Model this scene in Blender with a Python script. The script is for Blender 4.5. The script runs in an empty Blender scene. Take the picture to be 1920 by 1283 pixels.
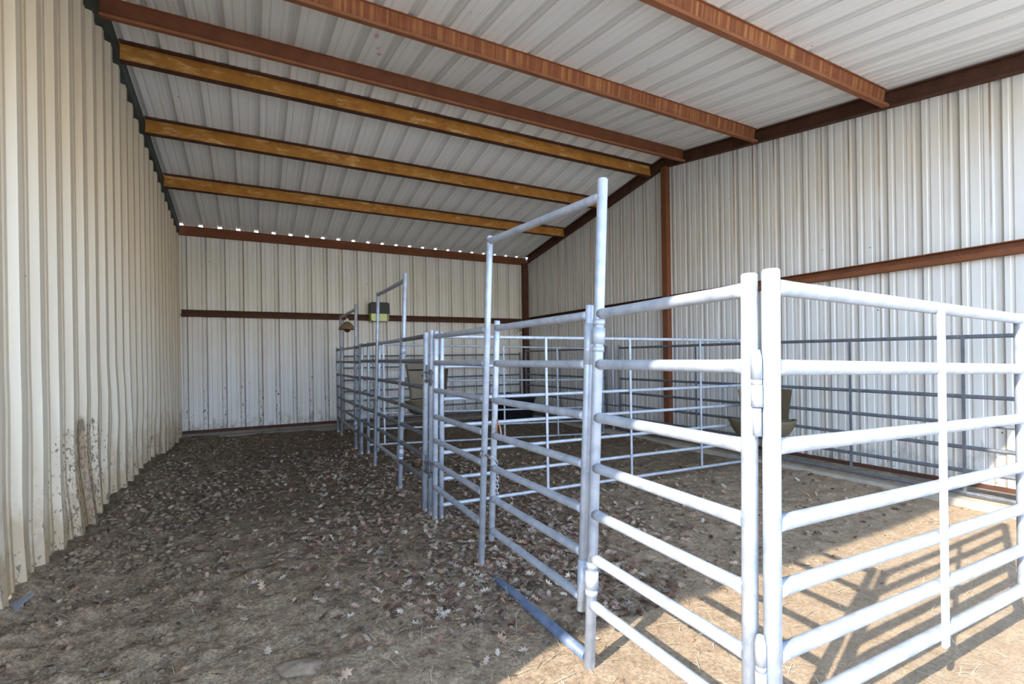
import bpy, math, random
from mathutils import Vector, Matrix, noise

random.seed(7)
SC = bpy.context.scene
COL = SC.collection

# ------------------------------------------------------------------ camera
YAW, ROLL, FPX, CAM_Z = .4902, -.0151, 902.8, 1.45
c_, s_ = math.cos(YAW), math.sin(YAW)
cr, sr = math.cos(ROLL), math.sin(ROLL)
Rv, Fv, Uv = Vector((c_, -s_, 0)), Vector((s_, c_, 0)), Vector((0, 0, 1))
R2, U2 = Rv*cr + Uv*sr, Uv*cr - Rv*sr
cd = bpy.data.cameras.new('camera')
cam = bpy.data.objects.new('camera', cd)
COL.objects.link(cam)
M = Matrix.Identity(4)
for i in range(3):
    M[i][0], M[i][1], M[i][2] = R2[i], U2[i], -Fv[i]
M[2][3] = CAM_Z
cam.matrix_world = M
cd.sensor_fit = 'HORIZONTAL'
cd.sensor_width = 36.0
cd.lens = FPX/1920*36
cd.shift_y = (670.3-641.5)/1920
cd.clip_start, cd.clip_end = .05, 500
SC.camera = cam

# ------------------------------------------------------------------ sky, sun, exposure
SUN_STRENGTH, SKY_STRENGTH, EXPOSURE = 4.7, 1.42, 1.25
w = bpy.data.worlds.new('sky')
SC.world = w
w.use_nodes = True
nt = w.node_tree
bg = nt.nodes['Background']
tc = nt.nodes.new('ShaderNodeTexCoord')
sx = nt.nodes.new('ShaderNodeSeparateXYZ')
rp = nt.nodes.new('ShaderNodeValToRGB')
nt.links.new(tc.outputs['Generated'], sx.inputs[0])
nt.links.new(sx.outputs['Z'], rp.inputs[0])
nt.links.new(rp.outputs[0], bg.inputs[0])
els = rp.color_ramp.elements
els[0].position, els[0].color = 0.0, (1.9, 1.8, 1.55, 1)          # bright hazy horizon, blue above it
els[1].position, els[1].color = 1.0, (.16, .30, .60, 1)
for p_, c__ in ((.10, (1.9, 1.9, 1.85)), (.19, (1.55, 2.4, 3.9)), (.34, (1.05, 1.65, 2.6)), (.55, (.26, .38, .62))):
    e = els.new(p_); e.color = (*c__, 1)
bg.inputs[1].default_value = SKY_STRENGTH
sl = bpy.data.lights.new('sun', 'SUN')
sl.energy = SUN_STRENGTH
sl.angle = math.radians(.55)
sl.color = (1.0, .95, .87)
so = bpy.data.objects.new('sun', sl)
COL.objects.link(so)
so.location = (-12, -4, 9)
so.rotation_euler = Vector((1.337, .436, -1)).to_track_quat('-Z', 'Y').to_euler()
vs = SC.view_settings
vs.view_transform, vs.look, vs.gamma, vs.exposure = 'Standard', 'None', 1.0, EXPOSURE
vs.use_curve_mapping = False

# ------------------------------------------------------------------ materials
class NT:
    def __init__(self, name):
        self.m = bpy.data.materials.new(name)
        self.m.use_nodes = True
        self.t = self.m.node_tree
        self.b = self.t.nodes['Principled BSDF']
        self.co = self.t.nodes.new('ShaderNodeTexCoord')
    def node(self, typ, **kw):
        n = self.t.nodes.new(typ)
        for k, v in kw.items(): setattr(n, k, v)
        return n
    def link(self, a, b): self.t.links.new(a, b)
    def coords(self, scale=(1, 1, 1), out='Object'):
        mp = self.node('ShaderNodeMapping')
        mp.inputs['Scale'].default_value = scale
        self.link(self.co.outputs[out], mp.inputs[0])
        return mp.outputs[0]
    def noise(self, scale, detail=4, rough=.55, stretch=(1, 1, 1)):
        n = self.node('ShaderNodeTexNoise')
        n.inputs['Scale'].default_value = scale
        n.inputs['Detail'].default_value = detail
        n.inputs['Roughness'].default_value = rough
        self.link(self.coords(stretch), n.inputs['Vector'])
        return n.outputs['Fac']
    def ramp(self, fac, stops):
        r = self.node('ShaderNodeValToRGB')
        e = r.color_ramp.elements
        while len(e) < len(stops): e.new(.5)
        for el, (p, col) in zip(e, stops):
            el.position = p
            el.color = (*col, 1) if len(col) == 3 else col
        self.link(fac, r.inputs[0])
        return r.outputs[0]
    def mix(self, fac, a, b, blend='MIX'):
        n = self.node('ShaderNodeMix', data_type='RGBA', blend_type=blend)
        for s, v in ((n.inputs[0], fac), (n.inputs[6], a), (n.inputs[7], b)):
            if hasattr(v, 'is_output'): self.link(v, s)
            elif isinstance(v, (int, float)): s.default_value = v
            else: s.default_value = (*v, 1)
        return n.outputs[2]
    def math(self, op, a, b=0.0):
        n = self.node('ShaderNodeMath', operation=op)
        for s, v in ((n.inputs[0], a), (n.inputs[1], b)):
            if hasattr(v, 'is_output'): self.link(v, s)
            else: s.default_value = v
        return n.outputs[0]
    def pos(self, axis):
        s = self.node('ShaderNodeSeparateXYZ')
        self.link(self.co.outputs['Object'], s.inputs[0])
        return s.outputs[axis]
    def bump(self, h, strength=.3, dist=.01):
        n = self.node('ShaderNodeBump')
        n.inputs['Strength'].default_value = strength
        n.inputs['Distance'].default_value = dist
        self.link(h, n.inputs['Height'])
        self.link(n.outputs[0], self.b.inputs['Normal'])
    def set(self, col=None, rough=.5, metal=0.0, spec=.5):
        if col is not None:
            if hasattr(col, 'is_output'): self.link(col, self.b.inputs['Base Color'])
            else: self.b.inputs['Base Color'].default_value = (*col, 1)
        if hasattr(rough, 'is_output'): self.link(rough, self.b.inputs['Roughness'])
        else: self.b.inputs['Roughness'].default_value = rough
        self.b.inputs['Metallic'].default_value = metal
        self.b.inputs['Specular IOR Level'].default_value = spec
        return self.m

BW = ((0, 0, 0), (1, 1, 1))
def mask(n, fac, lo, hi): return n.ramp(fac, [(lo, BW[0]), (hi, BW[1])])

def mat_galv(name, base=(.405, .43, .47), dark=(.27, .30, .345), metal=.22, rough=.40):
    n = NT(name)
    a = n.noise(14, 5, .6)
    col = n.ramp(a, [(.3, dark), (.62, base)])
    sp = n.noise(60, 3, .6, (1, 1, .6))
    col = n.mix(mask(n, sp, .66, .74), col, (.56, .57, .58))
    dirt = n.noise(7, 6, .7)
    col = n.mix(n.math('MULTIPLY', mask(n, dirt, .58, .75), .35), col, (.34, .29, .23))
    n.bump(a, .08, .004)
    return n.set(col, n.ramp(sp, [(.3, (rough-.06,)*3), (.7, (rough+.12,)*3)]), metal)

def mat_sheet(name, base, streak, axis='Z', rust=.3, lowdirt=True, rough=.42, rib=('X', 0.0), grime_shade=.5, noisy=1.0, groove=.25, pink=False, scuff=False):
    n = NT(name)
    st = (9, 9, .35) if axis == 'Z' else (9, .3, .3)
    a = n.noise(1.0, 5, .6, st)
    col = n.mix(n.math('MULTIPLY', mask(n, a, .42, .72), noisy), base, streak)
    b = n.noise(.9, 4, .6)
    col = n.mix(n.math('MULTIPLY', mask(n, b, .45, .75), .45*noisy), col, tuple(x*.86 for x in streak))
    r = n.noise(2.2, 5, .65, (8, 8, .25) if axis == 'Z' else (8, .25, .25))
    col = n.mix(n.math('MULTIPLY', mask(n, r, .60, .74), rust), col, (.36, .22, .11))
    # grime plus painted recess shade: grooves, rib edges and the small ribs between
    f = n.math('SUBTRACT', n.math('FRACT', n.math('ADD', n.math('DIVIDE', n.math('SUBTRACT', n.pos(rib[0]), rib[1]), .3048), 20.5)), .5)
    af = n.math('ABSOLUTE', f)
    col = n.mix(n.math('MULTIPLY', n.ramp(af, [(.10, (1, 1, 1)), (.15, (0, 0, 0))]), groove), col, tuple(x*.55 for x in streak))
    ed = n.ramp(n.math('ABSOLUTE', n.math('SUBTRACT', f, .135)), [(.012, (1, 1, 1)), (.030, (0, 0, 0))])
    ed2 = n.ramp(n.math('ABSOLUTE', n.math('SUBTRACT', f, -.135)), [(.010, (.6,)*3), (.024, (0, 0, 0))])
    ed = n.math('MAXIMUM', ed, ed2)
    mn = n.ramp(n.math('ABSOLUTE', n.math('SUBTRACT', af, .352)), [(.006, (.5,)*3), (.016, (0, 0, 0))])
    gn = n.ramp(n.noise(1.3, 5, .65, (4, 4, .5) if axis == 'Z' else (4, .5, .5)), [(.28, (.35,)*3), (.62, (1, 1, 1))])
    col = n.mix(n.math('MULTIPLY', n.math('MULTIPLY', n.math('MAXIMUM', ed, mn), gn), grime_shade), col, (.20, .145, .095) if axis == 'Z' else (.22, .21, .19))
    if scuff:
        sc = n.math('SUBTRACT', n.noise(22, 4, .65, (1.6, 1, .55)), n.math('MULTIPLY', n.math('MAXIMUM', n.math('SUBTRACT', n.pos('Z'), .9), 0.0), .22))
        sc = n.math('MULTIPLY', mask(n, sc, .60, .64), n.ramp(af, [(.13, (1, 1, 1)), (.20, (.05,)*3)]))
        col = n.mix(sc, col, (.045, .035, .028))
        # black mould in the corner under the girt
        dx = n.math('ABSOLUTE', n.math('SUBTRACT', n.pos('X'), 6.05))
        dz = n.math('ABSOLUTE', n.math('SUBTRACT', n.pos('Z'), 2.12))
        q = n.math('ADD', n.math('MULTIPLY', dx, 1.1), n.math('MULTIPLY', dz, 2.6))
        q = n.math('ADD', q, n.math('MULTIPLY', n.math('SUBTRACT', n.noise(16, 5, .7), .5), 2.2))
        col = n.mix(n.ramp(q, [(.10, (.8,)*3), (.5, (0, 0, 0))]), col, (.05, .045, .035))
    if pink:
        for px, py, rr_ in ((1.082, 4.718, .028), (1.150, 4.955, .020), (1.185, 5.08, .024)):
            dx = n.math('MULTIPLY', n.math('SUBTRACT', n.pos('X'), px), 1.0)
            dy = n.math('MULTIPLY', n.math('SUBTRACT', n.pos('Y'), py), .6)
            q = n.math('SQRT', n.math('ADD', n.math('MULTIPLY', dx, dx), n.math('MULTIPLY', dy, dy)))
            q = n.math('ADD', q, n.math('MULTIPLY', n.math('SUBTRACT', n.noise(30, 3), .5), .04))
            col = n.mix(n.ramp(q, [(rr_*.7, (.75,)*3), (rr_*1.1, (0, 0, 0))]), col, (.80, .34, .55))
    # rusty screw specks and scratches
    v = n.node('ShaderNodeTexVoronoi')
    v.inputs['Scale'].default_value = 3.1
    n.link(n.coords(), v.inputs['Vector'])
    speck = n.ramp(v.outputs['Distance'], [(.016, (1, 1, 1)), (.034, (0, 0, 0))])
    col = n.mix(speck, col, (.12, .07, .04))
    if lowdirt:
        z = n.pos('Z')
        d = n.noise(5, 7, .72, (1.6, 1.6, .7))
        k = n.math('SUBTRACT', 1.0, n.math('MULTIPLY', z, 1.15))
        k = n.math('ADD', n.math('MULTIPLY', k, .42), d)
        col = n.mix(n.math('MULTIPLY', mask(n, k, .74, .95), .75), col, (.22, .17, .115))
        d2 = n.noise(26, 4, .6)
        k2 = n.math('ADD', n.math('MULTIPLY', n.math('SUBTRACT', 1.0, z), .22), d2)
        col = n.mix(mask(n, k2, .80, .86), col, (.10, .075, .05))
    return n.set(col, rough, 0.0, .3)

def mat_left_wall():
    n = NT('cream_painted_sheet')
    a = n.noise(1.0, 5, .6, (9, 9, .35))
    col = n.mix(mask(n, a, .42, .75), (.61, .53, .395), (.53, .435, .30))
    z, y = n.pos('Z'), n.pos('Y')
    f = n.math('ABSOLUTE', n.math('SUBTRACT', n.math('FRACT', n.math('ADD', n.math('DIVIDE', n.math('SUBTRACT', y, 3.8181), .3048), 20.5)), .5))
    col = n.mix(n.math('MULTIPLY', n.ramp(f, [(.17, (0, 0, 0)), (.22, (1, 1, 1))]), .55), col, (.49, .39, .265))
    d = n.noise(4, 7, .72, (1.6, 1.6, .7))
    k = n.math('ADD', n.math('MULTIPLY', n.math('SUBTRACT', 1.0, n.math('MULTIPLY', z, 1.0)), .45), d)
    col = n.mix(n.math('MULTIPLY', mask(n, k, .63, .80), .75), col, (.36, .25, .14))
    d2 = n.noise(34, 4, .6, (1, 1, .6))
    k2 = n.math('ADD', n.math('MULTIPLY', n.math('SUBTRACT', 1.0, z), .22), d2)
    col = n.mix(mask(n, k2, .74, .80), col, (.15, .105, .065))
    # rusted, mud splashed patch about two thirds of the way along
    dy = n.math('ABSOLUTE', n.math('SUBTRACT', y, 4.95))
    dz = n.math('MULTIPLY', n.math('MAXIMUM', n.math('SUBTRACT', z, .95), 0.0), 8.0)
    q = n.math('ADD', n.math('MULTIPLY', dy, 2.6), dz)
    q = n.math('ADD', q, n.math('MULTIPLY', n.math('SUBTRACT', n.noise(9, 6, .75), .5), 1.7))
    col = n.mix(n.math('MULTIPLY', n.ramp(q, [(.35, (.9,)*3), (.85, (0, 0, 0))]), n.ramp(f, [(.15, (.12,)*3), (.19, (1, 1, 1))])), col, (.27, .165, .075))
    q2 = n.math('ADD', n.math('MULTIPLY', dy, 1.0), dz)
    sp = n.math('SUBTRACT', n.noise(55, 3, .6, (1, 1, .5)), n.math('MULTIPLY', q2, .22))
    col = n.mix(mask(n, sp, .47, .52), col, (.15, .10, .055))
    v = n.node('ShaderNodeTexVoronoi')
    v.inputs['Scale'].default_value = 3.1
    n.link(n.coords(), v.inputs['Vector'])
    col = n.mix(n.ramp(v.outputs['Distance'], [(.016, (1, 1, 1)), (.03, (0, 0, 0))]), col, (.2, .12, .06))
    return n.set(col, .45, 0.0, .45)

def mat_rust(name, base, dark, light, streaky=False, blotch=.62):
    n = NT(name)
    a = n.noise(5, 7, .7)
    col = n.ramp(a, [(.3, dark), (.65, base)])
    if streaky:
        s = n.noise(1.0, 4, .6, (26, .5, .5))
        col = n.mix(n.math('MULTIPLY', mask(n, s, .47, .66), .8), col, light)
    else:
        s = n.noise(2.4, 7, .75, (1.0, 3, 3))
        col = n.mix(n.math('MULTIPLY', mask(n, s, blotch, blotch+.12), .75), col, light)
    n.bump(n.noise(60, 4), .15, .003)
    return n.set(col, .72, 0.0, .25)

def mat_dirt():
    n = NT('barn_dirt')
    y = n.pos('Y'); x = n.pos('X')
    big = n.noise(1.1, 6, .65)
    mid = n.noise(7, 7, .7)
    fine = n.noise(48, 6, .75)
    dark = n.ramp(mid, [(.25, (.095, .064, .041)), (.5, (.185, .132, .086)), (.75, (.30, .225, .152))])
    sand = n.ramp(mid, [(.25, (.36, .245, .15)), (.5, (.425, .31, .20)), (.75, (.475, .36, .25))])
    tan = n.ramp(mid, [(.25, (.225, .158, .10)), (.5, (.36, .265, .175)), (.75, (.48, .37, .255))])
    # soil: sandy yard in front, tan soil mid, dark manure at the back
    t = n.math('ADD', y, n.math('MULTIPLY', n.math('SUBTRACT', big, .5), 2.2))
    t1 = n.math('SUBTRACT', t, n.math('MULTIPLY', n.math('MAXIMUM', n.math('SUBTRACT', x, 1.0), 0.0), .18))
    f1 = n.ramp(n.math('MULTIPLY', t1, .2), [(.20, (0, 0, 0)), (.52, (1, 1, 1))])
    f2 = n.ramp(n.math('MULTIPLY', t1, .1), [(.27, (0, 0, 0)), (.56, (1, 1, 1))])
    col = n.mix(f1, sand, tan)
    col = n.mix(f2, col, dark)
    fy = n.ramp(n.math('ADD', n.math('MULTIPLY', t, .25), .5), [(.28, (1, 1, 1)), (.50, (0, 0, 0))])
    col = n.mix(fy, col, (.70, .655, .58))  # unseen pale yard, added to bounce sunlight up to the ceiling
    g = n.ramp(fine, [(.28, (.34, .32, .30)), (.48, (.95, .95, .95)), (.68, (1.6, 1.56, 1.5))])
    sandf = n.math('SUBTRACT', 1.0, n.math('MULTIPLY', n.math('SUBTRACT', 1.0, f1), .65))
    col = n.mix(sandf, col, g, 'MULTIPLY')
    g2 = n.ramp(n.noise(19, 5, .7), [(.30, (.55, .53, .50)), (.5, (1, 1, 1)), (.68, (1.35, 1.33, 1.3))])
    col = n.mix(n.math('MULTIPLY', sandf, .8), col, g2, 'MULTIPLY')
    g3 = n.ramp(n.noise(150, 4, .7), [(.30, (.50, .48, .46)), (.5, (1, 1, 1)), (.70, (1.5, 1.47, 1.42))])
    col = n.mix(n.math('MULTIPLY', sandf, .85), col, g3, 'MULTIPLY')
    # pale straw flecks
    fl = n.noise(95, 2, .5, (1, .45, 1))
    col = n.mix(n.math('MULTIPLY', mask(n, fl, .66, .72), .55), col, (.42, .35, .25))
    h = n.math('ADD', n.math('ADD', n.math('MULTIPLY', mid, .5), fine), n.math('MULTIPLY', n.noise(150, 3, .6), .35))
    n.bump(h, .7, .03)
    return n.set(col, .95, 0.0, .12)

def mat_attr(name, rough=.8, spec=.2):
    n = NT(name)
    a = n.node('ShaderNodeAttribute', attribute_name='tint')
    col = n.mix(.5, a.outputs['Color'], n.ramp(n.noise(40, 4), [(.3, (.6, .6, .6)), (.7, (1.25, 1.25, 1.25))]), 'MULTIPLY')
    return n.set(col, rough, 0.0, spec)

def mat_simple(name, col, rough=.5, spec=.4, var=.25, scale=12, metal=0.0):
    n = NT(name)
    a = n.noise(scale, 5, .65)
    k = n.ramp(a, [(.3, tuple(x*(1-var) for x in col)), (.7, tuple(min(1, x*(1+var*.6)) for x in col))])
    return n.set(k, rough, metal, spec)

G = mat_galv('galvanized_pipe')
GD = mat_galv('weathered_galvanized_pipe', (.175, .185, .20), (.12, .13, .148), .4, .45)
GB = mat_galv('shade_tinted_galvanized_pipe', (.15, .20, .29), (.08, .11, .18), .12, .35)  # blue cast of the shade put into this pipe's base colour
SHEET_R = mat_sheet('off_white_sheet', (.665, .65, .60), (.56, .51, .425), 'Z', .30, rib=('Y', 4.8698), grime_shade=1.0, noisy=.5, groove=.12)
SHEET_B = mat_sheet('dusty_off_white_sheet', (.80, .78, .715), (.66, .59, .48), 'Z', .35, rib=('X', -1.1276), grime_shade=.9, noisy=.6, scuff=True)
SHEET_T = mat_sheet('pale_grey_roof_sheet', (.90, .895, .86), (.82, .81, .77), 'Y', .03, False, rib=('X', -1.165), grime_shade=.35, noisy=.25, groove=.24, pink=True)
SHEET_L = mat_left_wall()
OCHRE = mat_rust('ochre_rusted_steel', (.52, .235, .045), (.30, .115, .022), (.80, .50, .20), False, .54)
BROWN = mat_rust('red_oxide_steel', (.20, .072, .030), (.13, .045, .020), (.26, .105, .048))
STREAK = mat_rust('streaked_rusty_steel', (.28, .095, .042), (.20, .066, .032), (.50, .24, .08), True)
DKBROWN = mat_rust('dark_brown_steel', (.105, .044, .025), (.055, .024, .016), (.16, .075, .04))
LIPB = mat_rust('smooth_brown_flange', (.30, .12, .055), (.23, .085, .04), (.36, .155, .07))
GREEN = mat_simple('dark_green_trim', (.055, .068, .058), .6, .3, .5, 3)
CONC = mat_simple('dusty_concrete', (.21, .175, .135), .9, .2, .3, 6)
CURB = mat_simple('beige_concrete', (.40, .345, .27), .9, .1, .25, 5)
DIRT = mat_dirt()
LEAF = mat_attr('dry_leaf', .85, .04)
CLOD = mat_attr('manure_clod', .95, .03)
TAN = mat_simple('tan_plastic', (.135, .102, .058), .55, .4, .2, 5)
GAP = mat_simple('dark_gap', (.02, .017, .013), .9, .1)
BLACK = mat_simple('black_rubber', (.018, .018, .020), .6, .3, .4)
LAMPB = mat_simple('tan_brown_lamp', (.22, .14, .075), .5, .4, .2)
WHITEP = mat_simple('white_cap', (.75, .75, .72), .5, .4, .1)
BOXM = mat_simple('charcoal_housing', (.035, .038, .036), .55, .4, .3)
LENS = mat_simple('yellow_green_lens', (.40, .47, .015), .25, .6, .25, 6)
LENSG = mat_simple('murky_lens_rim', (.20, .20, .07), .4, .5, .3, 8)
ROCK = mat_simple('sandstone', (.20, .15, .105), .95, .1, .35, 16)
WIRE = mat_simple('coppery_wire', (.42, .22, .14), .45, .5, .2, 20, .5)
CHAIN = mat_simple('steel_chain', (.42, .43, .45), .4, .5, .3, 30, .7)

# ------------------------------------------------------------------ mesh building
class MB:
    def __init__(s): s.v, s.f, s.sm, s.c, s.mi = [], [], [], [], []
    def face(s, idx, smooth=False): s.f.append(idx); s.sm.append(smooth)
    def ring(s, p, ax, up, r, seg, r2=None):
        b = len(s.v); sd = ax.cross(up).normalized(); u = sd.cross(ax).normalized()
        for i in range(seg):
            a = 2*math.pi*i/seg
            s.v.append(p + sd*(math.cos(a)*r) + u*(math.sin(a)*(r2 or r)))
        return b
    def path(s, pts, rad, seg=14, caps=True):
        pts = [Vector(p) for p in pts]
        if not isinstance(rad, (list, tuple)): rad = [rad]*len(pts)
        rings = []; up = None
        for i, p in enumerate(pts):
            a = (pts[min(i+1, len(pts)-1)] - pts[max(i-1, 0)]).normalized()
            if up is None: up = Vector((0, 0, 1)) if abs(a.z) < .9 else Vector((0, 1, 0))
            rings.append(s.ring(p, a, up, rad[i], seg))
        for r0, r1 in zip(rings, rings[1:]):
            for i in range(seg):
                j = (i+1) % seg
                s.face((r0+i, r1+i, r1+j, r0+j), True)
        if caps:
            s.face(tuple(rings[0]+i for i in range(seg)))
            s.face(tuple(rings[-1]+i for i in reversed(range(seg))))
        return s
    def tube(s, a, b, r, seg=14): return s.path([a, b], r, seg)
    def rail(s, a, b, r, flare=1.22, seg=14):
        a, b = Vector(a), Vector(b); L = (b-a).length; d = (b-a)/L
        k = min(.09, L*.2)
        return s.path([a, a+d*k*.35, a+d*k, b-d*k, b-d*k*.35, b], [r*flare, r*(1+(flare-1)*.45), r, r, r*(1+(flare-1)*.45), r*flare], seg)
    def box(s, lo, hi, rot=None, at=None):
        b = len(s.v)
        for z in (lo[2], hi[2]):
            for x, y in ((lo[0], lo[1]), (hi[0], lo[1]), (hi[0], hi[1]), (lo[0], hi[1])):
                p = Vector((x, y, z))
                if rot: p = rot @ p
                if at: p = p + Vector(at)
                s.v.append(p)
        for q in ((0, 3, 2, 1), (4, 5, 6, 7), (0, 1, 5, 4), (1, 2, 6, 5), (2, 3, 7, 6), (3, 0, 4, 7)):
            s.face(tuple(b+i for i in q))
        return s
    def sweep(s, prof, frames, closed=True, smooth=False):
        """prof: list of (a, b); frames: list of (origin, axis a, axis b)"""
        n = len(prof); base = []
        for o, A, B in frames:
            base.append(len(s.v))
            for a, b in prof: s.v.append(Vector(o) + Vector(A)*a + Vector(B)*b)
        m = n if closed else n-1
        for b0, b1 in zip(base, base[1:]):
            for i in range(m):
                j = (i+1) % n
                s.face((b0+i, b0+j, b1+j, b1+i), smooth)
        if closed:
            s.face(tuple(base[0]+i for i in reversed(range(n))))
            s.face(tuple(base[-1]+i for i in range(n)))
        return s
    def lathe(s, prof, at, seg=24):
        base = []
        for r, z in prof:
            base.append(len(s.v))
            for i in range(seg):
                a = 2*math.pi*i/seg
                s.v.append(Vector(at) + Vector((r*math.cos(a), r*math.sin(a), z)))
        for b0, b1 in zip(base, base[1:]):
            for i in range(seg):
                j = (i+1) % seg
                s.face((b0+i, b0+j, b1+j, b1+i), True)
        return s
    def build(s, name, mat, parent=None, fix=True):
        off = Vector((0, 0, 0))
        if parent is not None: off = Vector(parent.get('_o', (0, 0, 0)))
        me = bpy.data.meshes.new(name)
        me.from_pydata([tuple(p-off) for p in s.v], [], s.f)
        me.polygons.foreach_set('use_smooth', s.sm)
        if s.c:
            at = me.color_attributes.new('tint', 'FLOAT_COLOR', 'CORNER')
            data = []
            for poly, c in zip(me.polygons, s.c):
                data += [c[0], c[1], c[2], 1.0]*poly.loop_total
            at.data.foreach_set('color', data)
        for m_ in (mat if isinstance(mat, (list, tuple)) else [mat]): me.materials.append(m_)
        if s.mi: me.polygons.foreach_set('material_index', s.mi)
        me.update()
        if fix:
            import bmesh
            bm = bmesh.new(); bm.from_mesh(me)
            bmesh.ops.recalc_face_normals(bm, faces=bm.faces)
            bm.to_mesh(me); bm.free()
        o = bpy.data.objects.new(name, me)
        COL.objects.link(o)
        if parent is not None: o.parent = parent
        o['_o'] = tuple(off)
        return o

def tag(o, label, cat, group=None, kind=None):
    o['label'], o['category'] = label, cat
    if group: o['group'] = group
    if kind: o['kind'] = kind
    return o
def thing(name, label, cat, loc, group=None):
    o = bpy.data.objects.new(name, None)
    o.empty_display_size = .1
    COL.objects.link(o)
    o.location = loc
    o['_o'] = tuple(loc)
    return tag(o, label, cat, group)
def struct(o, label=None):
    o['kind'] = 'structure'
    if label: o['label'] = label
    return o

# ------------------------------------------------------------------ barn geometry
XR, YB, XL = 6.117, 10.639, -1.20
S = .3048
RIDGE_Y, RIDGE_Z = 5.88, 4.579
def zb(y):                                    # underside of rafters and purlins
    return RIDGE_Z - (.1673*(y-RIDGE_Y) if y > RIDGE_Y else .153*(RIDGE_Y-y))
DEPTH = .185
def zroof(y): return zb(y) + DEPTH
EAVE_Y = .32
ROOF_X0, ROOF_X1 = -4.6, 6.30

def panel_profile(t0, t1, phase, depth, sgn=1, wb=.046, wt=.020):
    """corrugation along t: list of (t, offset); offset < 0 is away from the room for sgn=1"""
    out = []
    k = math.floor((t0-phase)/S)
    while True:
        b = phase + k*S
        for dt, d in ((-wb, 0), (-wt, 1), (wt, 1), (wb, 0),
                      (.082, 0), (.090, .16), (.110, .16), (.118, 0),
                      (.186, 0), (.194, .16), (.214, .16), (.222, 0)):
            out.append((b+dt, -d*depth*sgn))
        if b > t1: break
        k += 1
    out = [q for q in out if t0 < q[0] < t1]
    return [(t0, 0)] + out + [(t1, 0)]

def wall_grid(prof, zlo, zhi, fn, nz):
    mb = MB(); n = len(prof)
    for k in range(nz+1):
        for t, d in prof:
            lo, hi = zlo(t), zhi(t)
            mb.v.append(Vector(fn(t, d, lo+(hi-lo)*k/nz)))
    for k in range(nz):
        for i in range(n-1):
            a = k*n+i
            mb.face((a, a+1, a+n+1, a+n))
    return mb

# back wall
pb = panel_profile(XL-.06, XR+.06, -1.1276, .032)
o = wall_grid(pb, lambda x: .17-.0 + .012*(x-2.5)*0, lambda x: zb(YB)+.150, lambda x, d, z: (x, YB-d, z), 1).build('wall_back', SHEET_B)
struct(o, 'back wall of dusty off-white ribbed sheet metal')
# right wall
pr_ = panel_profile(EAVE_Y, YB+.02, 4.8698-16*S, .032)
rs = sorted(set([t for t, d in pr_] + [RIDGE_Y]))
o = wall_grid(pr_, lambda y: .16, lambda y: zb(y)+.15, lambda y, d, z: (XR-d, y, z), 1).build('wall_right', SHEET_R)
struct(o, 'right wall of pale ribbed sheet metal')

# left wall: ribs stand into the room, lower sheets kicked and bent
pl = panel_profile(1.22, YB+.02, 3.8081+.01, .040, -1, .056, .032)
def left_pt(y, d, z):
    h = max(0.0, 1.45-z)/1.45
    w1 = noise.noise((y*1.1, 3.3, z*.5))
    w2 = noise.noise((y*.9+7, z*.9, 1.7))
    w3 = noise.noise((y*2.7, z*1.6, 9.1))
    near = max(0.0, min(1.0, (7.6-y)/3.0))
    dx = h*(.07*w2 + .03*w3 + .035*near)
    dy = -(h**1.3)*near*(.06 + .10*max(0, w1) + .03*w3)
    return (XL-.034+d+dx, y+dy, z)
def left_lo(y): return (.17 + .05*noise.noise((y*1.7, 0, 4))) if y < 4.3 else .06 + .05*noise.noise((y*1.7, 0, 4)) - .025*max(0, y-7.5)
o = wall_grid(pl, left_lo, lambda y: zb(y)-.004+.012*noise.noise((y*3.1, 5, 2)), left_pt, 16).build('wall_left', SHEET_L)
struct(o, 'left partition wall of cream ribbed sheet metal, bent and muddy along the bottom')

# roof sheet (seen from below)
pc = panel_profile(ROOF_X0, ROOF_X1, -1.165, .036, 1, .040, .016)
mb = MB(); n = len(pc)
rows = [EAVE_Y, RIDGE_Y-.12, RIDGE_Y, RIDGE_Y+.12, YB+.01]
for y in rows:
    for x, d in pc: mb.v.append(Vector((x, y, zroof(y)-d)))
for k in range(len(rows)-1):
    for i in range(n-1):
        a = k*n+i
        mb.face((a, a+1, a+n+1, a+n))
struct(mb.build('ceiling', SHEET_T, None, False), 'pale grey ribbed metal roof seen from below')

# ------------------------------------------------------------------ ground
def gz(x, y, detail=True):
    z = 0.0
    wl = math.exp(-((x+1.3)/.50)**2)
    z += wl*(.20*max(0, min(1, (y-1.8)/1.5))*max(0.12, min(1, (10.6-y)/3.2)))
    inside = max(0.0, min(1.0, (y-1.6)/1.2))
    z += .035*noise.noise((x*.8, y*.8, 0))*inside
    if y > 9.7 and x < 1.3: z += .075*min(1, (y-9.7)/.75)*min(1, (1.3-x)/.4)*(.6+.8*noise.noise((x*1.3, 2.2, 6)))
    if x > 4.6: z += .045*min(1, (x-4.6)/1.0)*max(0, min(1, (y-1.0)/1.5))
    if x > 5.72: z += .065*min(1, (x-5.72)/.1)
    # keep it level along the fence line
    k = math.exp(-((x-1.4)/.35)**2)
    z *= (1-k)
    if detail:
        rough = .35 + .65*inside
        a = noise.noise((x*5.5, y*5.5, 3))
        b = noise.noise((x*13, y*13, 8))
        c = noise.noise((x*27, y*27, 5))
        lump = .020*max(0, a) + .006*a + .009*b + .006*c
        if x < .4: lump *= 1.0 + .9*max(0, min(1, (.4-x)))
        z += lump*rough*(1-.5*k)
    return z - .004
def axis(lo, hi, step, outer):
    n = int(round((hi-lo)/step))
    return [lo-q for q in reversed(outer)] + [lo+i*(hi-lo)/n for i in range(n+1)] + [hi+q for q in outer]
OUT = (.3, 1, 3, 8, 20, 60)
xs = axis(-1.5, 6.4, .03, OUT); ys = axis(.6, 10.9, .03, OUT)
mb = MB()
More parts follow.
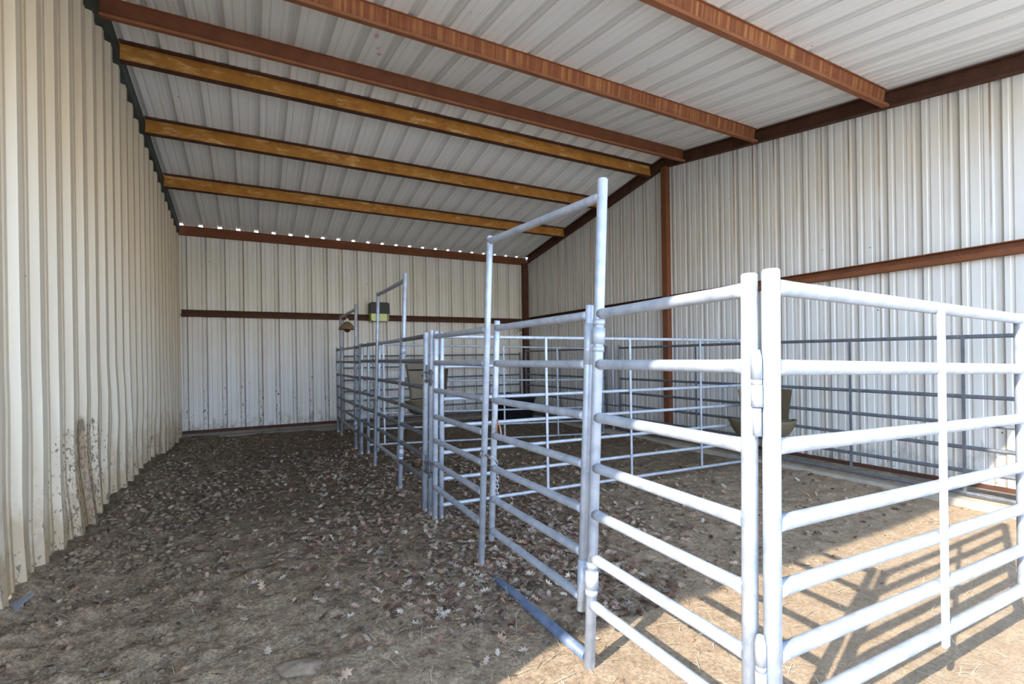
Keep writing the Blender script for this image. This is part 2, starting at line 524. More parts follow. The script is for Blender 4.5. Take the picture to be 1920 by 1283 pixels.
for y in ys:
    for x in xs:
        ins = -1.6 < x < 6.5 and .3 < y < 11
        mb.v.append(Vector((x, y, gz(x, y) if ins else -.004)))
nx = len(xs)
for j in range(len(ys)-1):
    for i in range(nx-1):
        a = j*nx+i
        mb.face((a, a+1, a+nx+1, a+nx), True)
struct(mb.build('floor', DIRT, None, False), 'dirt floor, sandy at the front and dark manure at the back')

# footings and base angles
mb = MB(); mb.box((XL, YB-.10, -.05), (XR+.1, YB-.02, .075)); mb.box((XL, YB-.02, -.05), (XR+.1, YB+.12, .14)); struct(mb.build('trim_1', CONC), 'concrete footing strip under the back wall')
mb = MB(); mb.box((XR-.035, EAVE_Y, -.05), (XR+.14, YB-.10, .135)); struct(mb.build('trim_2', CONC), 'concrete footing strip under the right wall')
mb = MB(); mb.box((5.655, .50, -.05), (5.835, 10.0, .098)); struct(mb.build('trim_4', CURB), 'beige concrete curb in front of the right wall')
mb = MB(); mb.box((XL-.06, YB-.045, .13), (XR-.05, YB+.0, .185)); struct(mb.build('baseboard_back', DKBROWN), 'dark brown base angle of the back wall')
mb = MB(); mb.box((XR-.03, EAVE_Y+.02, .125), (XR+.0, YB-.05, .175)); struct(mb.build('baseboard_right', DKBROWN), 'dark brown base angle of the right wall')
mb = MB()
for y0, y1, x in ((3.35, 3.75, -1.18), (3.82, 4.2, -1.19)):
    mb.box((-.05, y0, .02), (.05, y1, .175), None, (x+.02, 0, 0))
struct(mb.build('trim_3', mat_simple('grey_concrete', (.30, .30, .30), .9, .1, .2, 8)), 'broken grey footing showing under the bent left wall')

# ------------------------------------------------------------------ steel frame
def c_web_front(h, fl=.065, lip=.02, t=.006):            # web towards -a, rounded corners
    return [(-fl+.010, 0), (-fl+.003, .003), (-fl, .012), (-fl, h-.012), (-fl+.003, h-.003), (-fl+.010, h),
            (0, h), (0, h-lip), (-t, h-lip), (-t, h-t), (-fl+t, h-t), (-fl+t, t), (-t, t), (-t, lip), (0, lip), (0, 0)]
def z_purlin(h, fl=.060, lip=.024, t=.006):              # top flange and lip towards -a, bottom flange towards +a; True = web
    return ([(-t, 0), (-t, h-t), (-fl, h-t), (-fl, h-lip), (-fl-t, h-lip), (-fl-t, h), (0, h), (0, t), (fl, t), (fl, lip), (fl+t, lip), (fl+t, 0)],
            [0, 1, 1, 1, 1, 1, 0, 1, 1, 1, 1, 1])
def c_purlin(h, fl=.062, lip=.024, t=.006):              # web at the back, bottom flange and lip towards -a
    return ([(0, 0), (-fl, 0), (-fl-.004, .004), (-fl-.004, lip), (-fl+.004, lip), (-fl+.004, t), (-t, t), (-t, h-t), (-.03, h-t), (-.03, h), (0, h)],
            [1, 1, 1, 1, 1, 1, 0, 1, 1, 1, 0])
def purlin(y, prof, mats, label, x0=XL+.03, x1=XR-.075):
    prof, idx = prof
    s = -.1673 if y > RIDGE_Y else .153
    A = Vector((0, 1, s)).normalized(); B = Vector((0, -s, 1)).normalized()
    mb = MB()
    frames = [((x0 + (x1-x0)*i/4, y, zb(y)+.002), A, B) for i in range(5)]
    mb.sweep(prof, frames)
    mb.mi = idx*4 + [1, 1]
    return tag(mb.build('roof_purlin', mats), label, 'beam', 'steel purlins under the roof')
BACKP, FRONTP, PLAINP = [OCHRE, DKBROWN], [STREAK, LIPB], [BROWN, LIPB]
purlin(8.80, z_purlin(.182), BACKP, 'ochre rusted roof purlin closest to the back wall')
purlin(7.42, z_purlin(.182), BACKP, 'ochre rusted roof purlin, second out from the back wall')
purlin(6.16, z_purlin(.182), BACKP, 'ochre rusted roof purlin with pale blotches just behind the roof ridge')
purlin(5.47, c_purlin(.182), PLAINP, 'smooth plain red-brown roof purlin just in front of the ridge')
purlin(4.23, c_purlin(.182), FRONTP, 'red-brown purlin with vertical rust streaks, next one towards the viewer from the plain one')
purlin(2.70, c_purlin(.182), FRONTP, 'red-brown purlin with vertical rust streaks, nearest to the viewer at top right')

# eave strut above the back wall
mb = MB()
hz = zb(YB-.006)-.002
mb.sweep(c_web_front(.178, .045, .018), [((XL-.06, YB-.006, hz), (0, 1, 0), (0, 0, 1)), ((XR-.02, YB-.006, hz), (0, 1, 0), (0, 0, 1))])
tag(mb.build('eave_strut', BROWN), 'dark brown eave beam along the top of the back wall', 'beam')

def rafter(x_web, x_toe, mat, label, name='rafter'):
    mb = MB()
    h, t, lip = .175, .012, .0
    sgn = 1 if x_toe > x_web else -1
    d = abs(x_toe-x_web)
    prof = [(0, 0), (sgn*d, 0), (sgn*d, t), (sgn*t, t), (sgn*t, h-t), (sgn*d, h-t), (sgn*d, h), (0, h)]
    fr = [((x_web, y, zb(y)), (1, 0, 0), (0, 0, 1)) for y in (EAVE_Y+.05, 3, RIDGE_Y-.01, RIDGE_Y+.01, 8.5, YB-.125)]
    mb.sweep(prof, fr)
    return tag(mb.build(name, mat), label, 'beam')
rafter(XR-.005, XR-.078, DKBROWN, 'dark brown rafter beam sloping along the top of the right wall')
mb = MB()
prof = [(-.05, -.02), (.03, -.02), (.03, .16), (-.05, .16)]
mb.sweep(prof, [((XL-.003, y, zb(y)), (1, 0, 0), (0, 0, 1)) for y in (1.22, 3, RIDGE_Y-.01, RIDGE_Y+.01, 8.5, YB-.13)])
tag(mb.build('rafter', GREEN), 'dark green rafter strip along the top edge of the left wall', 'beam')

mb = MB(); mb.box((XR-.105, 5.795, .02), (XR-.012, 5.905, zb(5.85)))
tag(mb.build('steel_column', BROWN), 'red-brown steel column halfway along the right wall', 'column')
mb = MB(); mb.box((XR-.15, YB-.13, .0), (XR-.012, YB-.035, zb(YB-.1)-.002))
tag(mb.build('steel_column', DKBROWN), 'dark brown steel column in the back right corner', 'column')

GIRT = [(0, 0), (-.075, 0), (-.080, .006), (-.080, .052), (-.074, .058), (-.066, .052), (-.066, .012), (-.008, .012), (-.008, .115), (-.060, .115), (-.060, .125), (0, .125)]
mb = MB()
mb.sweep(GIRT, [((x, YB-.004, 2.29), (0, 1, 0), (0, 0, 1)) for x in (XL+.02, XR-.155)])
tag(mb.build('wall_girt', DKBROWN), 'dark brown girt running across the middle of the back wall', 'beam')
mb = MB()
mb.sweep(GIRT, [((XR-.004, y, 2.315), (1, 0, 0), (0, 0, 1)) for y in (EAVE_Y+.03, 5.79)])
tag(mb.build('wall_girt', BROWN), 'red-brown girt on the right wall in front of the column', 'beam')
mb = MB()
mb.sweep(GIRT, [((XR-.004, y, 2.315), (1, 0, 0), (0, 0, 1)) for y in (5.91, YB-.14)])
tag(mb.build('wall_girt', DKBROWN), 'dark brown girt on the right wall behind the column, mostly hidden by rails', 'beam')

# ------------------------------------------------------------------ corral panels
RAILS = [1.650, 1.410, 1.160, .924, .708, .503, .290]
def at(p, z): return Vector((p[0]+p[2]*z, p[1]+(p[3] if len(p) > 3 else 0)*z, z))
def post(p, z0, z1, r, seg=18):
    mb = MB(); a, b = at(p, z0), at(p, z1)
    d = (b-a).normalized()
    return mb.path([a, b-d*.006, b], [r, r, r*.86], seg)
def lug(mb, p, z, dz, r, off):
    mb.path([at(p, z)+Vector(off), at(p, z+dz)+Vector(off)], r, 10)

def chain(pts, lr=.017, wr=.0035):
    mb = MB()
    pts = [Vector(p) for p in pts]
    L = [0]
    for a, b in zip(pts, pts[1:]): L.append(L[-1]+(b-a).length)
    step = lr*1.55; n = max(2, int(L[-1]/step))
    for k in range(n):
        d = L[-1]*k/n
        for i in range(len(pts)-1):
            if L[i] <= d <= L[i+1]:
                f = (d-L[i])/(L[i+1]-L[i]); p = pts[i].lerp(pts[i+1], f); t = (pts[i+1]-pts[i]).normalized(); break
        s1 = t.cross(Vector((.3, .5, .2))).normalized()
        if k % 2: s1 = t.cross(s1).normalized()
        loop = [p + t*(math.cos(a)*lr) + s1*(math.sin(a)*lr*.6) for a in [2*math.pi*q/10 for q in range(11)]]
        mb.path(loop, wr, 6, False)
    return mb

def bow_panel(label, A, R, L, B, topR, topL, mat, railmat, rails=RAILS, zend=1.70, leafpad=(.075, .155), leafz=(.225, 1.70), r=.0245, swing=0.0, detail=True):
    t = thing('bow_gate_panel', label, 'corral panel', (R[0], (R[1]+L[1])/2, 0), 'bow gate panels along the aisle')
    post(A, -.05, zend, r).build('end_post', mat, t)
    post(B, -.05, zend, r).build('end_post', mat, t)
    pr = post(R, -.05, topR, r+.0005).build('bow_post', mat, t)
    pl_ = post(L, -.05, topL, r-.002).build('bow_post', mat, t)
    MB().rail(at(R, topR-.085), at(L, topL-.035), r*.95, 1.05).build('bow_header', mat, t)
    for p, q in ((A, R), (L, B)):
        for z in rails:
            a, b = at(p, z), at(q, z)
            d = (b-a).normalized()
            MB().rail(a+d*r*.6, b-d*r*.6, r*.93, 1.12).build('rail', railmat, t)
    # gate leaf
    d = Vector((L[0]-R[0], L[1]-R[1])); d /= d.length
    P = (R[0]+d.x*leafpad[0], R[1]+d.y*leafpad[0], R[2]); Q = (L[0]-d.x*leafpad[1], L[1]-d.y*leafpad[1], L[2])
    mb = MB()
    for p in (P, Q):
        q = post(p, leafz[0], leafz[1], .0205); k = len(mb.v)
        mb.v += q.v
        for f, s in zip(q.f, q.sm): mb.face(tuple(k+i for i in f), s)
    for z in (rails[0], rails[-1]):
        a, b = at(P, z), at(Q, z); dd = (b-a).normalized()
        mb.rail(a+dd*.008, b-dd*.008, .0215, 1.12)
    leaf = mb.build('gate_leaf', mat, t)
    for z in rails[1:-1]:
        a, b = at(P, z), at(Q, z); dd = (b-a).normalized()
        MB().rail(a+dd*.012, b-dd*.012, .0215, 1.12).build('rail', railmat, leaf)
    # hinge sleeves: collars on the post, sleeve on the leaf
    for z in (1.50, .36):
        mb = MB()
        for z0, z1, k in ((z-.03, z-.004, 1.16), (z+.006, z+.085, 1.24), (z+.095, z+.125, 1.16)):
            mb.path([at(R, z0), at(R, z1)], (r+.0005)*k, 18)
        mb.path([at(P, z-.09), at(P, z+.11)], .024, 16)
        mb.box((-.007, 0, 0), (.007, (P[1]-R[1]), .06), None, at(R, z+.015))
        mb.build('hinge', mat, t)
    return t, leaf, P, Q

FG = dict(mat=G, railmat=G)
A1, R1, L1, B1 = (1.360, .996, .002, -.012), (1.360, 1.826, .053), (1.375, 3.08, .046), (1.412, 4.17, .022)
t1, leaf1, P1, Q1 = bow_panel('tall bow gate panel closest to the viewer, its open arch highest in the photo', A1, R1, L1, B1, 2.30, 2.312, **FG)
# threshold pipe, half buried
mb = MB()
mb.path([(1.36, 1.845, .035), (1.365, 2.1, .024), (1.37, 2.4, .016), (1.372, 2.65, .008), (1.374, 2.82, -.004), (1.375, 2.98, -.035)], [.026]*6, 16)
o = mb.build('threshold_pipe', GB, t1); o['label'] = 'half-buried pipe on the ground, blue of the shade painted in'
o = chain([at(L1, .80)+Vector((-.03, -.02, 0)), at(L1, .77)+Vector((-.032, .0, 0)), at(L1, .775)+Vector((-.005, -.035, 0)), at(Q1, .78)+Vector((-.026, 0, 0)), at(Q1, .77)+Vector((.005, -.026, 0)),
           at(Q1, .70)+Vector((.024, -.014, 0)), at(Q1, .60)+Vector((.026, -.014, 0)), at(Q1, .50)+Vector((.024, -.014, 0))]).build('latch_chain', CHAIN, t1)
o = MB().path([at(Q1, .925)+Vector((.0, -.03, .02)), at(Q1, 1.0)+Vector((0, -.035, .0)), at(Q1, 1.035)+Vector((0, -.04, 0)), at(Q1, .99)+Vector((0, -.085, 0)), at(Q1, .94)+Vector((0, -.105, 0))], .005, 8).build('wire_loop', WIRE, t1)
o['label'] = 'bent coppery wire loop'

A2, R2_, L2, B2 = (1.400, 4.43, .024), (1.410, 5.35, .040), (1.420, 6.67, .033), (1.425, 7.64, .020)
rl2 = [z+.015 for z in RAILS]
t2, leaf2, P2, Q2 = bow_panel('bow gate panel of the middle pen, between the two side dividers', A2, R2_, L2, B2, 2.42, 2.37, G, GD, rl2)
chain([at(L2, .93)+Vector((-.03, -.01, 0)), at(L2, .9)+Vector((0, -.033, 0)), at(Q2, .92)+Vector((-.026, 0, 0)), at(Q2, .82)+Vector((-.024, -.01, 0))]).build('latch_chain', CHAIN, t2)
A3, R3, L3, B3 = (1.440, 7.80, .016), (1.430, 8.13, .014), (1.450, 9.70, .004), (1.460, 10.22, 0)
t3, leaf3, P3, Q3 = bow_panel('bow gate panel of the far pen, its end close to the back wall', A3, R3, L3, B3, 2.36, 2.30, G, GD)

# slim post between the end posts of two bow panels, with pin connectors
CP = (1.412, 4.295, .023)
t = thing('corner_post', 'slim galvanized post squeezed between the end posts of the first and second bow panels', 'post', (CP[0], CP[1], 0))
post(CP, -.05, 1.715, .022).build('post', G, t)
for z in (1.22, .38):
    mb = MB()
    mb.path([at(CP, z)+Vector((-.03, .055, 0)), at(CP, z+.17)+Vector((-.03, .055, 0))], .010, 10)
    mb.path([at(CP, z-.02)+Vector((-.028, -.055, 0)), at(CP, z+.13)+Vector((-.028, -.055, 0))], .010, 10)
    for dz in (.02, .10):
        mb.box((-.04, -.09, -.008), (.0, .09, .008), None, at(CP, z+dz))
    mb.build('pin_connector', GD, t)

# front gate: hinged beside the near end post and closing the first pen towards the viewer
HP, EP = (1.380, .932, .000, -.01), (3.300, .905, 0)
t = thing('corral_gate', 'white sunlit pipe gate closing the front pen at right, on its own hinge post', 'gate', (HP[0], HP[1], 0))
hp = post(HP, -.05, 1.705, .0258, 22).build('hinge_post', G, t)
GR = [1.652, 1.408, 1.166, .930, .728, .528, .335]
ends = []
for i, z in enumerate(GR):
    a, b = at(HP, z), at(EP, z-.052)
    if i == 0: ends.append(b)
    dd = (b-a).normalized()
    MB().rail(a+dd*.015, b, .0245, 1.12, 18).build('rail', G, t)
mb = MB(); mb.path([at(EP, .265), at(EP, .275), at(EP, 1.60), at(EP, 1.615)], [.021, .024, .024, .021], 16); mb.build('end_post', G, t)
mb = MB(); X = 2.418
yy = HP[1] + (EP[1]-HP[1])*(X-HP[0])/(EP[0]-HP[0])
mb.box((X-.019, yy-.036, .268), (X+.019, yy-.022, 1.640)); mb.build('stiffener_bar', G, t)
MX, MY = (A1[0]+HP[0])/2-.026, (A1[1]+HP[1])/2-.022
for z in (1.20, .33):
    mb = MB()
    h0 = Vector((MX, MY, 0))
    mb.path([h0+Vector((0, 0, z)), h0+Vector((0, 0, z+.085))], .0125, 16)
    mb.path([h0+Vector((0, 0, z+.088)), h0+Vector((0, 0, z+.155))], .0168, 16)
    mb.path([h0+Vector((0, 0, z+.155)), h0+Vector((0, 0, z+.172))], .0155, 16)
    mb.path([h0+Vector((0, 0, z+.173)), h0+Vector((0, 0, z+.235)), h0+Vector((0, 0, z+.262))], [.0165, .0165, .011], 16)
    mb.build('hinge', G, t)

def straight_panel(name, label, p, q, railz, r, pr, uprights, mat, z1=1.70, ztilt=0.0, group=None, cat='corral panel', postz0=-.05):
    t = thing(name, label, cat, (p[0], p[1], 0), group)
    for e_, k in ((p, 0), (q, 1)):
        post(e_, postz0, z1+ztilt*k, pr, 14).build('end_post', mat, t)
    for z in railz:
        a, b = at(p, z), at(q, z+ztilt)
        dd = (b-a).normalized()
        MB().rail(a+dd*pr*.5, b-dd*pr*.5, r, 1.2, 12).build('rail', mat, t)
    hi, lo = railz[0], railz[-1]
    ax = (Vector(q[:2])-Vector(p[:2])).normalized()
    rot = Matrix.Rotation(math.atan2(ax.y, ax.x), 3, 'Z')
    for u in uprights:
        mb = MB()
        c = Vector((p[0]+(q[0]-p[0])*u, p[1]+(q[1]-p[1])*u, ztilt*u))
        off = rot @ Vector((0, -r-.003, 0))
        mb.box((-.013, -.003, lo), (.013, .003, hi), rot, c+off)
        mb.build('upright', mat, t)
    return t

DV = [1.650, 1.376, 1.078, .834, .590, .352, .115]
straight_panel('divider_panel', 'long pale pipe divider between the front pen and the middle pen', (1.475, 4.18, .02), (5.66, 4.02, 0), DV, .0175, .022, (.266, .521, .775), G, 1.69, -.03)
DV2 = [1.685, 1.40, 1.12, .87, .62, .38, .14]
straight_panel('divider_panel', 'long pipe divider between the middle pen and the far pen', (1.515, 7.57, .015), (5.60, 6.99, 0), DV2, .016, .022, (.06, .283, .537, .778), G, 1.72, -.10)
RW = [1.588, 1.305, 1.040, .790, .572, .355, .150]
XP = 5.76
grp = 'pipe panels along the walls'
straight_panel('wall_panel', 'dark pipe panel against the right wall in the front pen', (XP, 3.90, 0), (XP, .75, 0), RW, .0185, .022, (.315, .618), GD, 1.64, -.02, grp)
straight_panel('wall_panel', 'dark pipe panel against the right wall in the middle pen', (XP, 6.70, 0), (XP, 4.10, 0), RW, .0185, .022, (.655,), GD, 1.64, 0, grp)
straight_panel('wall_panel', 'dark pipe panel against the right wall in the far pen', (XP-.02, 10.05, 0), (XP, 7.08, 0), RW, .0185, .022, (.5,), GD, 1.64, 0, grp)
BWR = [1.52, 1.28, 1.03, .80, .60, .40, .20]
straight_panel('wall_panel', 'dark pipe panel across the back of the far pen, in front of the back wall', (1.56, 10.34, 0), (5.66, 10.20, 0), BWR, .0175, .022, (.2, .5, .8), GD, 1.57, 0, grp)
# pair of joint posts on the right wall where the wall panels meet
t = thing('joint_post', 'slim galvanized post where the middle and far wall panels meet at the right wall', 'post', (XP, 6.86, 0))
post((XP-.01, 6.88, 0), -.05, 1.66, .022).build('post', G, t)
for z in (1.25, .55): MB().box((-.012, -.20, -.012), (.012, .22, .012), None, (XP-.03, 6.88, z)).build('pin_connector', GD, t)

# ------------------------------------------------------------------ feeders
def feeder(label, loc, rz, w=.64, h=.76, bw=.92, bd=.30):
    rot = Matrix.Rotation(rz, 3, 'Z'); L = Vector(loc)
    t = thing('wall_feeder', label, 'feeder', loc, 'tan plastic feeders')
    def W(p): return rot @ Vector(p) + L
    # hay back: tapers towards the bowl, flared cheeks to both sides
    def shell(prof, th=.012):
        mb = MB(); n = len(prof[0])
        for row in prof:
            for p in row: mb.v.append(W(p))
        for row in prof:
            for p in row: mb.v.append(W((p[0], p[1]+th, p[2])))
        m = len(prof); N = m*n
        for k in range(m-1):
            for i in range(n-1):
                a = k*n+i
                mb.face((a, a+1, a+n+1, a+n)); mb.face((N+a, N+a+n, N+a+n+1, N+a+1))
        for i in range(n-1):
            mb.face((i, N+i, N+i+1, i+1)); a = (m-1)*n+i; mb.face((a, a+1, N+a+1, N+a))
        for k in range(m-1):
            a = k*n; mb.face((a, a+n, N+a+n, N+a)); a = k*n+n-1; mb.face((a, N+a, N+a+n, a+n))
        return mb
    b = w/2
    zt, zm = h, .24
    rows = []
    for k in range(7):
        f = k/6
        z = zt + (zm-zt)*f
        half = b*(1-.20*f) if f < .85 else b*(1-.17)
        inn = half-.07-.01*f
        dep = .10+.03*f
        rows.append([(-half, -dep-.05, z), (-inn, 0, z), (0, .004, z), (inn, 0, z), (half, -dep-.05, z)])
    shell(rows).build('hay_back', TAN, t)
    mb = MB()
    mb.box((-b+.09, -.016, zt-.105), (b-.10, -.004, zt-.085), rot, L)
    mb.v += []
    k0 = len(mb.v)
    for (x, z) in ((.02, zt-.10), (.045, zt-.10), (.005, zm+.03), (-.02, zm+.03)):
        mb.v.append(W((x, -.014, z)))
    for (x, z) in ((.02, zt-.10), (.045, zt-.10), (.005, zm+.03), (-.02, zm+.03)):
        mb.v.append(W((x, -.002, z)))
    for q in ((0, 1, 2, 3), (4, 7, 6, 5), (0, 4, 5, 1), (1, 5, 6, 2), (2, 6, 7, 3), (3, 7, 4, 0)): mb.face(tuple(k0+i for i in q))
    mb.box((-b+.12, -.016, zm-.0), (b-.12, -.004, zm+.018), rot, L)
    o = mb.build('slot', GAP, t); o['label'] = 'dark slots in the hay back'
    mb = MB(); c = W((-.04, -.012, zt-.19)); ax = rot @ Vector((0, 1, 0))
    mb.path([c-ax*.006, c+ax*.010], .012, 12); mb.build('bolt', GAP, t)
    # grain bowl: half-round pan with a rolled rim
    mb = MB(); seg = 28; rings = []
    prof = [(1.0, zm-.005), (1.03, zm-.0), (1.04, zm-.015), (.99, zm-.05), (.93, zm-.11), (.80, zm-.18), (.58, zm-.225), (.30, zm-.24), (0.02, zm-.24)]
    inner = [(.96, zm-.005), (.90, zm-.10), (.72, zm-.17), (.4, zm-.21), (.02, zm-.215)]
    def bowl(pf):
        base = []
        for r, z in pf:
            base.append(len(mb.v))
            for i in range(seg+1):
                a = math.pi*i/seg
                mb.v.append(W((math.cos(a)*r*b*bw, -.01-math.sin(a)*r*bd, z)))
        for b0, b1 in zip(base, base[1:]):
            for i in range(seg): mb.face((b0+i, b0+i+1, b1+i+1, b1+i), True)
        return base
    o1 = bowl(prof); o2 = bowl(inner)
    for i in range(seg): mb.face((o1[0]+i, o2[0]+i, o2[0]+i+1, o1[0]+i+1), True)
    # back plate of the bowl
    bp = [o1[k] for k in range(len(prof))]
    mb.face(tuple([o1[k] for k in range(len(prof))] + [o1[k]+seg for k in reversed(range(len(prof)))]))
    mb.build('grain_bowl', TAN, t)
    return t
feeder('tan plastic feeder hanging on the divider between the middle and far pens', (2.36, 7.36, .57), 0.0, .70, .80)
feeder('tan plastic feeder in the right corner of the front pen, half hidden by gate posts', (5.44, 3.76, .42), -math.pi/4+.12, .60, .60, 1.22, .34)

# ------------------------------------------------------------------ small fixtures
# light box on the back wall
BX, BY = 2.36, YB-.09
t = thing('wall_light', 'dark box light with a yellow-green lens on the back wall girt', 'light', (BX, BY, 2.27))
mb = MB()
mb.sweep([(-.205, .155), (.205, .155), (.20, .375), (.17, .395), (-.17, .395), (-.20, .375)], [((BX, BY-.20, 2.27), (1, 0, 0), (0, 0, 1)), ((BX, BY-.185, 2.27), (1.02, 0, 0), (0, 0, 1.0)), ((BX, BY, 2.27), (1.02, 0, 0), (0, 0, 1.0))])
mb.build('housing', BOXM, t)
mb = MB()
for k in range(2): pass
prof = []
mb.sweep([(-.195, .155), (-.195, .03), (-.16, .0), (.16, .0), (.195, .03), (.195, .155)], [((BX, BY-.175, 2.27), (.93, 0, 0), (0, 0, 1)), ((BX, BY-.01, 2.27), (1, 0, 0), (0, 0, 1))])
lens = mb.build('lens', LENS, t); lens['label'] = 'yellow-green lens'
mb = MB(); mb.box((BX+.15, BY-.183, 2.28), (BX+.193, BY-.02, 2.423)); mb.build('lens_rim', LENSG, lens)

# dome lamp hung on the far bow
LX, LY, LZ = 1.555, 9.55, 2.03
t = thing('dome_lamp', 'tan dome lamp hanging at the arch of the far bow gate', 'lamp', (LX, LY, LZ))
mb = MB(); mb.lathe([(.03, .145), (.055, .135), (.085, .10), (.15, .03), (.165, .0), (.160, -.004), (.145, .022), (.08, .09), (.02, .12)], (LX, LY, LZ)); mb.build('shade', LAMPB, t)
mb = MB(); mb.lathe([(.001, .205), (.022, .20), (.030, .17), (.032, .14), (.001, .138)], (LX, LY, LZ)); o = mb.build('cap', WHITEP, t); o['label'] = 'white cap'
mb = MB(); mb.lathe([(.001, .02), (.05, .02), (.055, -.02), (.04, -.05), (.001, -.062)], (LX, LY, LZ)); o = mb.build('bulb_holder', DKBROWN, t)
mb = MB(); mb.path([(LX, LY, LZ+.2), (LX-.03, LY-.02, LZ+.245), (1.48, LY-.04, 2.262)], .006, 8); mb.build('hanger', CHAIN, t)
mb = MB(); mb.path([(LX+.01, LY, LZ-.05), (LX+.012, LY, LZ-.2), (LX-.005, LY-.01, LZ-.40)], .006, 8); mb.build('cord', CHAIN, t)

# black trough in the back right corner of the far pen
TX, TY = 5.18, 9.62
t = thing('water_trough', 'low black stock trough in the back right corner of the far pen', 'trough', (TX, TY, 0))
mb = MB()
def rr(hx, hy, rad, z, n=6):
    out = []
    for cx, cy, a0 in ((hx-rad, hy-rad, 0), (-hx+rad, hy-rad, 90), (-hx+rad, -hy+rad, 180), (hx-rad, -hy+rad, 270)):
        for i in range(n+1):
            a = math.radians(a0+90*i/n)
            out.append(Vector((TX+cx+math.cos(a)*rad, TY+cy+math.sin(a)*rad, z)))
    return out
rings = [rr(.36, .27, .12, .0), rr(.40, .31, .13, .50), rr(.425, .335, .14, .51), rr(.425, .335, .14, .54), rr(.38, .29, .12, .54), rr(.35, .26, .12, .12)]
b = []
for rg in rings: b.append(len(mb.v)); mb.v += rg
n = len(rings[0])
for b0, b1 in zip(b, b[1:]):
    for i in range(n): mb.face((b0+i, b0+(i+1) % n, b1+(i+1) % n, b1+i), True)
mb.face(tuple(b[0]+i for i in reversed(range(n)))); mb.face(tuple(b[-1]+i for i in range(n)))
mb.build('tank', BLACK, t)
mb = MB()
mb.path([(TX-.30, TY-.20, .535), (TX-.30, TY-.20, .60), (TX-.27, TY-.2, .655), (TX-.20, TY-.2, .62), (TX-.16, TY-.2, .56)], [.05, .06, .035, .045, .03], 10); mb.build('float_valve_cover', BLACK, t)

# flat rock at the front of the aisle
def lump(mb, c, rx, ry, rz_, seed, rot=0, nu=10, nv=6, col=None):
    base = []
    ca, sa = math.cos(rot), math.sin(rot)
    for j in range(nv+1):
        th = math.pi*j/nv
        base.append(len(mb.v))
        for i in range(nu):
            ph = 2*math.pi*i/nu
            d = Vector((math.sin(th)*math.cos(ph), math.sin(th)*math.sin(ph), math.cos(th)))
            k = 1 + (.9 if col else .35)*noise.noise(d*1.9 + Vector((seed*3.7, seed*1.3, seed)))
            x, y, z = d.x*rx*k, d.y*ry*k, d.z*rz_*k
            mb.v.append(Vector((c[0]+x*ca-y*sa, c[1]+x*sa+y*ca, c[2]+z)))
    for b0, b1 in zip(base, base[1:]):
        for i in range(nu):
            mb.face((b0+i, b0+(i+1) % nu, b1+(i+1) % nu, b1+i), True)
            if col: mb.c.append(col)
mb = MB(); lump(mb, (.165, 2.47, gz(.165, 2.47, False)+.012), .105, .055, .034, 3.3, -.35, 26, 14)
tag(mb.build('rock', ROCK), 'flat tan rock lying on the dirt at the bottom of the aisle', 'rock')

# ------------------------------------------------------------------ litter: leaves, straw, clods
TINTS = [(.42, .29, .20), (.30, .19, .125), (.46, .36, .27), (.38, .26, .20), (.22, .135, .09), (.52, .43, .33), (.34, .20, .135), (.30, .225, .165)]
LOBES = [(0, -1.0), (.10, -.55), (.42, -.62), (.24, -.18), (.62, -.02), (.28, .18), (.48, .52), (.14, .55), (0, .95),
         (-.14, .55), (-.48, .52), (-.28, .18), (-.62, -.02), (-.24, -.18), (-.42, -.62), (-.10, -.55)]
def leaf(mb, x, y, size, lift):
    rz = random.uniform(0, 6.28)
    rx, ry = random.gauss(0, .35), random.gauss(0, .35)
    m = Matrix.Rotation(rz, 3, 'Z') @ Matrix.Rotation(rx, 3, 'X') @ Matrix.Rotation(ry, 3, 'Y')
    curl = random.uniform(-.5, .9); tw = random.uniform(-.4, .4)
    z = gz(x, y) + .006 + lift
    b = len(mb.v)
    mb.v.append(Vector((x, y, z)))
    for lx, ly in LOBES:
        p = Vector((lx*size*.95, ly*size, (lx*lx*curl*.8 + ly*ly*curl*.25 + lx*ly*tw)*size))
        mb.v.append(m @ p + Vector((x, y, z)))
    c = random.choice(TINTS); k = random.uniform(.40, 1.08); c = tuple(q*k for q in c)
    n = len(LOBES)
    for i in range(n):
        mb.face((b, b+1+i, b+1+(i+1) % n)); mb.c.append(c)
CL = [(1.05, 2.75, .45, .40, 1.0), (.75, 2.95, .40, .35, .8), (1.85, 2.7, .55, .8, 1.3), (1.75, 2.1, .35, .3, .6), (1.0, 4.2, .5, .9, 1.0), (.5, 4.1, .6, .5, .7), (1.1, 5.6, .45, .9, 1.0),
      (2.1, 3.7, .7, .5, 1.6), (1.75, 3.0, .4, .8, 1.8), (2.3, 5.4, .8, .8, 1.1), (.2, 6.5, .8, 1.6, .7), (1.9, 6.6, .6, .7, .8), (.9, 8.2, .6, 1.2, .6), (3.2, 4.6, .9, .5, .5), (2.4, 4.3, .9, .35, .9), (3.0, 3.3, 1.0, .6, .35)]
wsum = sum(q[4]*q[2]*q[3] for q in CL)
mb = MB()
NL = 9000
for _ in range(NL):
    if random.random() < .80:
        r = random.random()*wsum
        for q in CL:
            r -= q[4]*q[2]*q[3]
            if r <= 0: break
        x, y = random.gauss(q[0], q[2]*.75), random.gauss(q[1], q[3]*.75)
    else:
        x, y = random.uniform(-1.05, 5.6), random.uniform(2.1, 10.2)
    if not (-1.08 < x < 5.9 and 2.05 < y < 10.3): continue
    leaf(mb, x, y, random.uniform(.024, .048), random.uniform(0, .016))
for _ in range(90):
    leaf(mb, random.uniform(-.8, 4.5), random.uniform(1.5, 2.4), random.uniform(.016, .032), 0)
tag(mb.build('leaf_litter', LEAF, None, False), 'dry brown oak leaves scattered over the dirt floor', 'leaves', None, 'stuff')

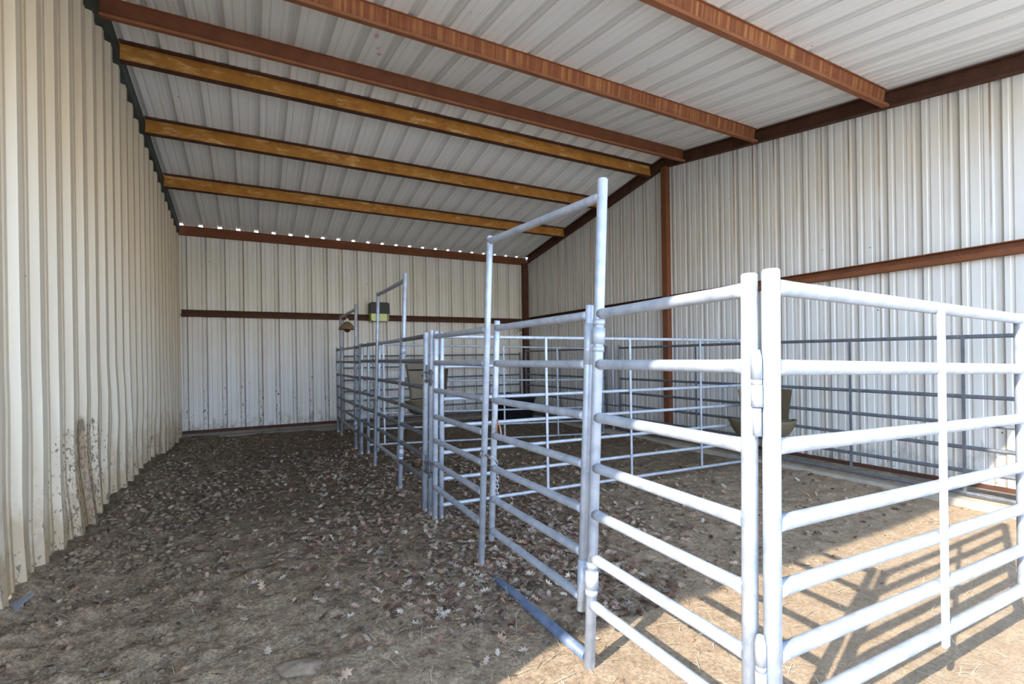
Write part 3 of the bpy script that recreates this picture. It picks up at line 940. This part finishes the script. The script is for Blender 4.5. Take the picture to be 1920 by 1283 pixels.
mb = MB()
for _ in range(3000):
    if random.random() < .70:
        x = -1.12 + abs(random.gauss(0, .55)); y = random.uniform(2.6, 10.3)
    else:
        x, y = random.uniform(-1, 1.2), random.uniform(2.4, 10.2)
    if x > 5.7: continue
    s = random.uniform(.006, .021)*(1.25 if x < -.2 else .8)*(.62 if y < 3.9 else 1.0)
    k = random.uniform(.6, 1.3); c = (.205*k, .142*k, .092*k) if random.random() < .93 or y < 3.4 else (.27*k, .205*k, .145*k)
    lump(mb, (x, y, gz(x, y)+s*.15), s*random.uniform(.8, 1.5), s, s*random.uniform(.5, .9), random.random()*90, random.uniform(0, 3.1), 8, 5, c)
for _ in range(500):
    x, y = random.uniform(1.6, 5.7), random.uniform(1.9, 10.0)
    s = random.uniform(.008, .022); k = random.uniform(.6, 1.3)
    lump(mb, (x, y, gz(x, y)+s*.15), s*1.3, s, s*.5, random.random()*90, random.uniform(0, 3.1), 7, 4, (.27*k, .195*k, .125*k))
tag(mb.build('dirt_clods', CLOD, None, False), 'crumbly dry manure and dirt clods heaped along the left wall', 'dirt', None, 'stuff')

mb = MB()
for _ in range(2600):
    x, y = random.uniform(-1.0, 5.6), 2.0 + abs(random.gauss(0, 3.0))
    if random.random() < .3: x, y = random.uniform(.6, 5.4), random.uniform(.9, 2.4)
    if y > 10.2: continue
    a = random.uniform(0, 3.14); L = random.uniform(.015, .07)
    d = Vector((math.cos(a), math.sin(a), random.uniform(-.12, .12)))*L
    p = Vector((x, y, gz(x, y)+.006)); wv = Vector((-math.sin(a), math.cos(a), 0))*.0016
    b = len(mb.v)
    mid = Vector((0, 0, .004))
    mb.v += [p-d+wv, p-d-wv, p+mid-wv, p+mid+wv, p+d-wv, p+d+wv]
    k = random.uniform(.6, 1.2); c = (.50*k, .42*k, .29*k)
    mb.face((b, b+1, b+2, b+3)); mb.face((b+3, b+2, b+4, b+5)); mb.c += [c, c]
tag(mb.build('straw_bits', LEAF, None, False), 'short pale straw bits strewn over the dirt', 'straw', None, 'stuff')

for ob in bpy.data.objects:
    if '_o' in ob: del ob['_o']
